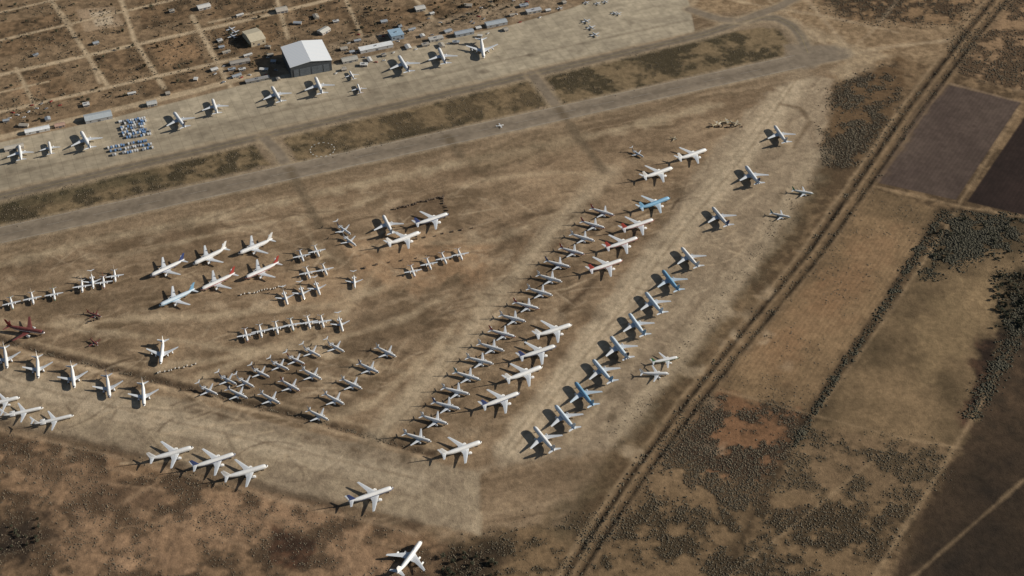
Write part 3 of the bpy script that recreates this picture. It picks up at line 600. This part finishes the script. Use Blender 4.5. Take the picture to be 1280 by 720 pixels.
for px,py,wd,dp,h,rc,wc,gb,rot,lab in [
 (318,50,24,36,9,(.62,.54,.39,1),(.5,.42,.3,1),True,8,'tan gabled building left of the big hangar'),
 (47,164,34,9,4,W4,(.6,.6,.58,1),True,0,'long white building at the left end of the apron'),
 (123,148,38,17,5,(.46,.50,.52,1),(.4,.4,.4,1),True,0,'grey metal shed behind the left apron'),
 (470,61,52,11,5,W4,(.5,.5,.5,1),False,0,'long white flat-roofed building right of the hangar'),
 (495,46,20,20,8,(.34,.48,.60,1),(.3,.36,.42,1),False,0,'square blue-grey building above the long white one'),
 (437,76,24,12,4,(.45,.43,.38,1),(.35,.33,.3,1),True,0,'small brown building just right of the hangar'),
 (580,43,30,10,5,(.36,.40,.44,1),(.3,.32,.34,1),True,0,'grey-roofed building behind the middle of the apron'),
 (620,31,34,12,5,(.40,.44,.47,1),(.35,.35,.35,1),True,0,'grey-roofed building behind the two rightmost apron planes'),
 (300,79,30,9,4,(.36,.33,.29,1),(.3,.27,.24,1),True,0,'low brown shed left of the hangar'),
 (322,101,36,7,3.5,(.32,.31,.3,1),(.25,.24,.22,1),False,0,'long low dark shed at the apron edge'),
 (190,131,14,10,4,(.5,.5,.48,1),(.4,.38,.34,1),True,0,'small grey hut above the parked vans'),
 (545,50,22,9,4,(.5,.48,.44,1),(.4,.38,.35,1),False,0,'small beige flat-roofed building behind the apron'),
 (405,40,18,12,4,(.6,.58,.52,1),(.42,.38,.34,1),True,30,'small pale building above the hangar'),
 (255,10,20,12,4,(.66,.64,.6,1),(.42,.38,.34,1),True,5,'small white-roofed house at the top edge, left of the hangar'),
 (352,14,18,14,4,(.5,.45,.38,1),(.42,.38,.34,1),True,0,'small brown-roofed house near the top edge'),
 (18,186,26,9,4,(.55,.5,.42,1),(.42,.38,.34,1),True,0,'small tan building at the far left apron edge'),
 (525,12,16,12,4,(.58,.56,.52,1),(.4,.38,.34,1),True,0,'small pale house at the top centre'),
 (75,158,14,8,3.5,(.5,.33,.25,1),(.4,.3,.25,1),True,0,'small reddish hut right of the long white building'),
 (667,15,24,9,4,(.5,.5,.5,1),(.4,.38,.34,1),False,0,'low grey building at the right end of the building row')]:
    building('building',lab,px,py,wd,dp,h,rc,wc,gb,rot)
hutspots=[(275,52),(283,66),(296,96),(310,70),(335,60),(342,78),(330,88),(348,100),(290,88),(268,88),(430,62),(447,52),(455,82),(430,88),(515,38),(510,60),(532,57),(560,40),(598,36),(640,20),(655,8),(685,14),(705,4),(480,28),(420,28),(395,22),(372,30),(300,20),(215,15),(120,55),(165,118),(210,118),(45,70),(540,18),(585,8),
 (277,60),(303,88),(338,70),(440,66),(462,76),(480,70),(500,34),(528,46),(552,58),(570,54),(600,46),(632,38),(60,150),(108,132),(30,158),(8,152),(245,100)]
for i,(x,y) in enumerate(hutspots):
    k=i%3; rc=[(.62,.61,.58,1),(.40,.36,.30,1),(.34,.37,.40,1)][k]
    building('hut',['small pale-roofed hut among the lots behind the apron','small brown-roofed hut among the lots behind the apron','small grey-roofed hut among the lots behind the apron'][k],x,y,rnd.uniform(5,14),rnd.uniform(4,8),3,rc,(.38,.33,.27,1),i%4!=0,rnd.choice([0,90,0,10,-25]),'hut',['pale-roofed huts','brown-roofed huts','grey-roofed huts'][k])
# ------------------------------------------------------------ cars, crates, engines
carm={k:plain('vehicle_paint_'+k,c,.3,.0,.05) for k,c in {'white':(.75,.75,.74,1),'blue':(.20,.33,.55,1),'grey':(.3,.31,.33,1),'red':(.4,.05,.04,1)}.items()}
def carmeshes(k,van):
    b=MB()
    if van:
        b.box(-2.7,1.3,-1.05,1.05,.5,2.3); b.loft([[(x,-1,.5),(x,1,.5),(x,.9,z1),(x,-.9,z1)] for x,z1 in [(1.35,2.0),(1.9,1.9),(2.5,1.2),(2.8,1.0)]]); b.loft([[(x,-.86,z-.02),(x,.86,z-.02),(x,.86,z+.04),(x,-.86,z+.04)] for x,z in [(1.95,1.86),(2.45,1.26)]],mi=1)
    else:
        sec=[(-2.4,.5,.75),(-2.3,.35,.95),(-1.2,.3,1.0),(1.1,.3,1.0),(2.1,.35,.85),(2.4,.45,.65)]
        b.loft([[(x,-.9,z0),(x,.9,z0),(x,.85,z1),(x,-.85,z1)] for x,z0,z1 in sec])
        b.loft([[(x,-wd,1.0),(x,wd,1.0),(x,wd*.85,z),(x,-wd*.85,z)] for x,wd,z in [(-1.5,.8,1.02),(-.9,.8,1.45),(.3,.8,1.47),(1.2,.8,1.03)]],mi=1)
        b.box(-.85,.25,-.66,.66,1.44,1.52)
    w_=MB()
    for x in (-1.45,1.45):
        for s in (-1,1): w_.tube((x,s*.72,.34),(x,s*.95,.34),.34,10)
    return b.mesh('body',[carm[k],glass]),w_.mesh('wheels',[dark])
cmesh={(k,v):carmeshes(k,v) for k in carm for v in (0,1)}
def car(p,h,k,label,group,sc=1.0,v=0):
    o=empty('parked_van' if v else 'parked_car',(p[0],p[1],0.03),h,sc); tag(o,label,'van' if v else 'car',group); link('body',cmesh[(k,v)][0],o); link('wheels',cmesh[(k,v)][1],o)
def lot(a,b,c,nr,nc,name):
    A,B_,D=Vector(G(*a)),Vector(G(*b)),Vector(G(*c))
    for r_ in range(nr):
        for q in range(nc):
            if rnd.random()<.18: continue
            p=A+(B_-A)*(q/(nc-1))+(D-A)*(r_/(nr-1))+Vector((rnd.uniform(-.5,.5),rnd.uniform(-1,1))); k=rnd.choice(['white','blue','white','blue','grey','white'])
            car(p,ang_run+rad(90)+rad(rnd.uniform(-8,8)),k,f"{k} van in {name}",f"{k} vans in {name}",1.1,1)
lot((149,153),(181,148),(156,173),7,12,'the upper block of the left apron vehicle lot')
lot((136,185),(186,176),(141,194),3,17,'the lower rows of the left apron vehicle lot')
for i in range(65):
    if i<30: x,y=[(40,132),(52,130),(64,127),(75,132),(16,141),(30,147),(22,144),(46,136),(335,72),(430,85),(455,72),(300,92),(520,62),(650,28),(675,22),(560,55),(610,42),(345,88),(332,94),(420,92),(446,66),(492,66),(540,44),(36,140),(58,136),(12,148),(288,98),(312,94),(470,78),(480,76)][i]
    else:
        x=rnd.uniform(265,690); y=98-.235*(x-330)+rnd.uniform(-30,-4)
        if 335<x<430: continue
    k=rnd.choice(['white','white','grey','red']); car(G(x,y),ang_run+rnd.uniform(-.8,.8),k,f'single {k} car parked among the buildings above the apron',f'{k} cars parked among the buildings',1.1)
wrap=plain('engine_cover',(.55,.51,.45,1),.7); brn=plain('crate_wood',(.17,.12,.08,1),.9)
e=MB(); e.loft([ring(1.7,.7,.7,1.6,10),ring(1.4,1.05,1.05,1.6,10),ring(-.8,1.0,1.0,1.6,10),ring(-1.7,.5,.5,1.6,10)]); em=e.mesh('engine_shell',[wrap],True)
e=MB()
for s in (-1,1): e.box(-1.5,1.5,s*.8-.1,s*.8+.1,0,.25); e.box(-.9,-.7,s*.8-.1,s*.8+.1,.25,1.3); e.box(.6,.8,s*.8-.1,s*.8+.1,.25,1.3)
sm=e.mesh('cradle',[metal])
e=MB(); e.box(-1.5,1.5,-1.1,1.1,.2,1.9)
for s in (-1,0,1): e.box(-1.55,1.55,s*.95-.1,s*.95+.1,0,.2); e.box(s*1.35-.1,s*1.35+.1,-1.15,1.15,1.9,2.0)
cm=e.mesh('shipping_crate',[brn])
def dots(a,b,n,lab,grp,crate=False,sc=1):
    for i in range(n):
        t=i/(n-1); x,y=G(a[0]+(b[0]-a[0])*t+rnd.uniform(-1.5,1.5),a[1]+(b[1]-a[1])*t+rnd.uniform(-.8,.8))
        if crate: o=link('shipping_crate',cm); o.location=(x,y,0.02); o.rotation_euler=(0,0,rnd.uniform(0,3)); o.scale=(sc*rnd.uniform(.6,1.1),)*3; tag(o,lab,'crate',grp)
        else:
            o=empty('stored_engine',(x,y,0.02),rnd.uniform(1.2,1.8),.72); link('engine_shell',em,o); link('cradle',sm,o); tag(o,lab,'engine',grp)
dots((302,369),(356,358),16,'wrapped pale engine in the dotted line below the lower trio','engines below the lower trio')
dots((196,467),(244,456),11,'wrapped pale engine in the dotted line below the lone jumbo','engines below the lone jumbo')
dots((492,262),(553,246),22,'brown crate along the upper edge of the outlined yard','crates along the yard top',True,1.1)
dots((553,246),(560,268),9,'brown crate along the right edge of the outlined yard','crates along the yard right',True,1.1)
dots((508,302),(590,286),8,'brown crate below the outlined yard','crates below the yard',True)
dots((886,158),(926,159),10,'brown crate beside the derelict cream planes','crates beside the cream planes',True)
dots((110,404),(124,398),4,'brown crate near the small dark red plane','crates by the small dark red plane',True)
dots((455,335),(520,322),5,'brown crate left of the centre foursome','crates left of the centre foursome',True)
# ------------------------------------------------------------ painted marks
pw=plain('runway_paint',(.36,.32,.27,1),.8,0,.25,.05); pw2=plain('circle_paint',(.6,.58,.53,1),.8)
def strip(b,p,q,wd,z=.06):
    p=Vector(p);q=Vector(q);d=(q-p).normalized();n=Vector((-d.y,d.x))*wd/2
    b.add([(p.x+n.x,p.y+n.y,z),(p.x-n.x,p.y-n.y,z),(q.x-n.x,q.y-n.y,z),(q.x+n.x,q.y+n.y,z)],[(0,1,2,3)])
b=MB(); A=Vector(G(0,294)); Bq=Vector(G(1000,76)); L_=(Bq-A).length; d=(Bq-A)/L_; n=Vector((-d.y,d.x)); k=0
while k<L_-80: strip(b,A+d*k,A+d*(k+34),.4); k+=60
for s in (-1,1): strip(b,A+n*s*16.5,Bq+n*s*16.5,.7)
o=link('runway_marking',b.mesh('runway_marking',[pw])); o['kind']='structure'
b=MB(); yl=plain('taxi_paint',(.35,.27,.1,1),.8)
for k in range(len(tx)-1): strip(b,G(*tx[k]),G(*tx[k+1]),.4,.06+.006*(k%2))
o=link('taxiway_marking',b.mesh('taxiway_marking',[yl])); o['kind']='structure'
b=MB(); cx,cy=G(403,187)
for k in range(16):
    a=k*2*math.pi/16; p=(cx+17*math.cos(a-.08),cy+17*math.sin(a-.08)); q=(cx+17*math.cos(a+.08),cy+17*math.sin(a+.08)); strip(b,p,q,1.2)
o=link('circle_marking',b.mesh('circle_marking',[pw2])); o['kind']='structure'
# ------------------------------------------------------------ scrub
ico_v=[];t=(1+5**.5)/2
for a,b_ in ((1,t),(-1,t),(1,-t),(-1,-t)): ico_v+=[(0,a,b_),(a,b_,0),(b_,0,a)]
iv=np.array(ico_v); iv/=np.linalg.norm(iv[0])
faces=[]
for i in range(12):
    for j in range(i+1,12):
        for k in range(j+1,12):
            dd=[np.linalg.norm(iv[i]-iv[j]),np.linalg.norm(iv[j]-iv[k]),np.linalg.norm(iv[i]-iv[k])]
            if max(dd)<1.2:
                nn=np.cross(iv[j]-iv[i],iv[k]-iv[i]); faces.append((i,j,k) if nn.dot(iv[i])>0 else (i,k,j))
ff=np.array(faces)
def sampn(x,y,NF):
    return NF[np.clip(((y-ys[0])/ST).astype(int),0,NY-1),np.clip(((x-xs[0])/ST).astype(int),0,NX-1)]
def scatter_poly(px,n,thr,blur=5):
    pts=[G(*p) for p in px]; x0=min(p[0] for p in pts);x1=max(p[0] for p in pts);y0=min(p[1] for p in pts);y1=max(p[1] for p in pts)
    x=rng.uniform(x0,x1,n*9); y=rng.uniform(y0,y1,n*9); k=inside(x+rng.normal(0,blur,n*9),y+rng.normal(0,blur,n*9),pts)&((1-sampn(x,y,PT))+rng.normal(0,.25,n*9)>thr); return np.stack([x[k],y[k]],1)[:n]
def scatter_line(px,n,wd):
    pts=np.array([G(*p) for p in px]); sg=np.linalg.norm(np.diff(pts,axis=0),axis=1); c=np.concatenate([[0],np.cumsum(sg)]); u=rng.uniform(0,c[-1],n)
    u=u+6*np.sin(u*.11)+9*np.sin(u*.043)+14*np.sin(u*.021)
    x=np.interp(u,c,pts[:,0]); y=np.interp(u,c,pts[:,1]); return np.stack([x+rng.normal(0,wd,n),y+rng.normal(0,wd*.6,n)],1)
def bushes(name,P_,smin,smax,mat,label):
    n=len(P_); s=smin+(smax-smin)*rng.random(n)**3
    jit=1+rng.uniform(-.45,.45,(n,12,1)); V=iv[None]*jit*s[:,None,None]*np.array([1,1,.55])
    V[:,:,2]+=s[:,None]*.2+sampn(P_[:,0],P_[:,1],Z)[:,None]; V[:,:,0]+=P_[:,0,None]; V[:,:,1]+=P_[:,1,None]
    Fc=(ff[None]+np.arange(n)[:,None,None]*12).reshape(-1).astype(np.int32)
    me=bpy.data.meshes.new(name); me.vertices.add(n*12); me.vertices.foreach_set('co',V.astype(np.float32).ravel()); me.loops.add(len(Fc)); me.loops.foreach_set('vertex_index',Fc)
    me.polygons.add(len(Fc)//3); me.polygons.foreach_set('loop_start',np.arange(0,len(Fc),3,dtype=np.int32)); me.update(calc_edges=True); me.materials.append(mat)
    o=link(name,me); tag(o,label,'scrub',None,'stuff'); return o
sc1=plain('scrub_leaves',(.125,.10,.064,1),.95,0,.5,.3); sc2=plain('dark_leaves',(.062,.056,.034,1),.9,0,.5,.3); sc3=plain('dry_tufts',(.17,.135,.09,1),.95,0,.4,.3)
cc=np.concatenate
bushes('desert_scrub',cc([scatter_poly([(-60,-40),(700,-40),(690,5),(620,24),(430,68),(330,88),(-60,168)],9500,.55)]),.35,1.6,sc1,'dark desert bushes dotted over the lots above the apron')
bushes('roadside_scrub',cc([scatter_poly([(1045,112),(1120,80),(1122,128),(1062,210),(1028,204)],8000,.45,10),scatter_poly([(1000,-20),(1240,-20),(1200,35),(1050,25)],4000,.6,12),scatter_poly([(1225,0),(1330,-20),(1330,125),(1200,92),(1185,60)],6000,.6),scatter_line(off(main,-6),1500,3.2),scatter_line(off(main,12),1500,3.8)]),.3,1.4,sc1,'brown desert scrub along the canal road')
bushes('hedgerow',cc([scatter_line([(1180,262),(1105,385),(1045,470),(985,570)],2400,3.4),scatter_poly([(1192,264),(1285,276),(1282,315),(1215,320),(1150,352),(1165,320)],9000,.55,10),scatter_poly([(1245,345),(1330,320),(1330,420),(1255,415)],5000,.3,6),scatter_line([(1190,262),(1340,285)],500,3),scatter_line([(1278,400),(1240,475),(1215,520)],2200,7)]),.35,1.6,sc2,'dark vegetation along the field edges at right')
bushes('orange_flat_scrub',cc([scatter_poly([(893,486),(1008,517),(985,575),(940,640),(800,640),(820,570)],11000,.55,9),scatter_poly([(840,625),(1130,640),(1080,745),(540,745),(560,690)],11000,.6,12),scatter_poly([(1010,535),(1200,560),(1130,650),(960,610)],4000,.6,9)]),.3,1.1,sc1,'scattered desert bushes on the reddish ground right of the canal road')
bushes('dry_tufts',cc([scatter_poly(inf[0],1800,.6),scatter_poly(inf[1],1800,.6),scatter_poly(inf[2],1800,.6),scatter_poly([(-60,535),(120,560),(330,615),(540,670),(540,745),(-60,745)],9000,.65),scatter_poly([(1082,234),(1176,262),(1010,513),(893,483)],1500,.8),scatter_poly([(1025,215),(1008,255),(905,395),(770,560),(740,560),(885,385),(990,240)],2200,.6),scatter_line([(-20,418),(60,442),(250,489),(400,527),(530,566)],1200,3)]),.3,.95,sc3,'low dry tufts on the infields and the lower left flat')
# ------------------------------------------------------------ trees
leafm=[plain('tree_leaves',(.055,.06,.032,1),.9,0,.5,.3),plain('pale_tree_leaves',(.08,.08,.046,1),.9,0,.5,.3)]; bark=plain('bark',(.09,.065,.045,1),.9)
tm=[]
for v in range(5):
    b=MB(); b.tube((0,0,0),(.2,.1,2.2),.3,7,0,.18)
    for k in range(4):
        a=k*1.6+v; b.tube((.2,.1,2.1),(1.7*math.cos(a),1.7*math.sin(a),3.6),.13,5,0,.05)
    tr=b.mesh('trunk',[bark]); b=MB()
    cl=[(rnd.uniform(-2,2),rnd.uniform(-2,2),rnd.uniform(2.6,4.6),rnd.uniform(1,1.8)) for _ in range(7)]
    for cx,cy,cz,cr in cl:
        for _ in range(45):
            d_=Vector((rnd.gauss(0,1),rnd.gauss(0,1),rnd.gauss(0,.8))).normalized()*cr*rnd.uniform(.5,1.1); p=Vector((cx,cy,cz))+d_
            u=Vector((rnd.gauss(0,1),rnd.gauss(0,1),rnd.gauss(0,1))).normalized(); q=u.orthogonal().normalized(); s=rnd.uniform(.25,.5)
            b.add([p+u*s,p+q*s,p-u*s,p-q*s],[(0,1,2,3)])
    tm.append((tr,b.mesh('crown',[leafm[v%2]])))
def tree(x,y,lab,grp,sc):
    gx,gy=G(x,y); tr,cr=tm[rnd.randrange(5)]; o=empty('desert_tree',(gx,gy,0),rnd.uniform(0,6),sc); tag(o,lab,'tree',grp); link('trunk',tr,o); link('crown',cr,o)
for i in range(170):
    x=rnd.uniform(0,640); y=rnd.uniform(0,1)*(165-.24*x)
    if 335<x<430 and 35<y<100: continue
    tree(x,y,'low dark desert tree among the lots above the apron','desert trees above the apron',rnd.uniform(.45,1.0))
for i in range(60):
    tree(1282-rnd.uniform(0,1)**1.5*40,rnd.uniform(345,410),'dark bushy tree in the thicket at the right edge','trees in the right edge thicket',rnd.uniform(.5,1.0))
for i in range(30):
    tree(rnd.uniform(1165,1270),rnd.uniform(272,325),'dark tree in the patch below the ploughed fields','trees below the ploughed fields',rnd.uniform(.4,.8))
for i in range(22):
    tree(rnd.uniform(548,620),rnd.uniform(690,722),'dark tree at the bottom edge right of the jumbo','trees at the bottom edge',rnd.uniform(.5,1.0))
for i in range(14):
    tree(rnd.uniform(0,50),rnd.uniform(648,690),'dark tree on the black patch at the lower left','trees at the lower left',rnd.uniform(.4,.8))
print('aircraft',count)
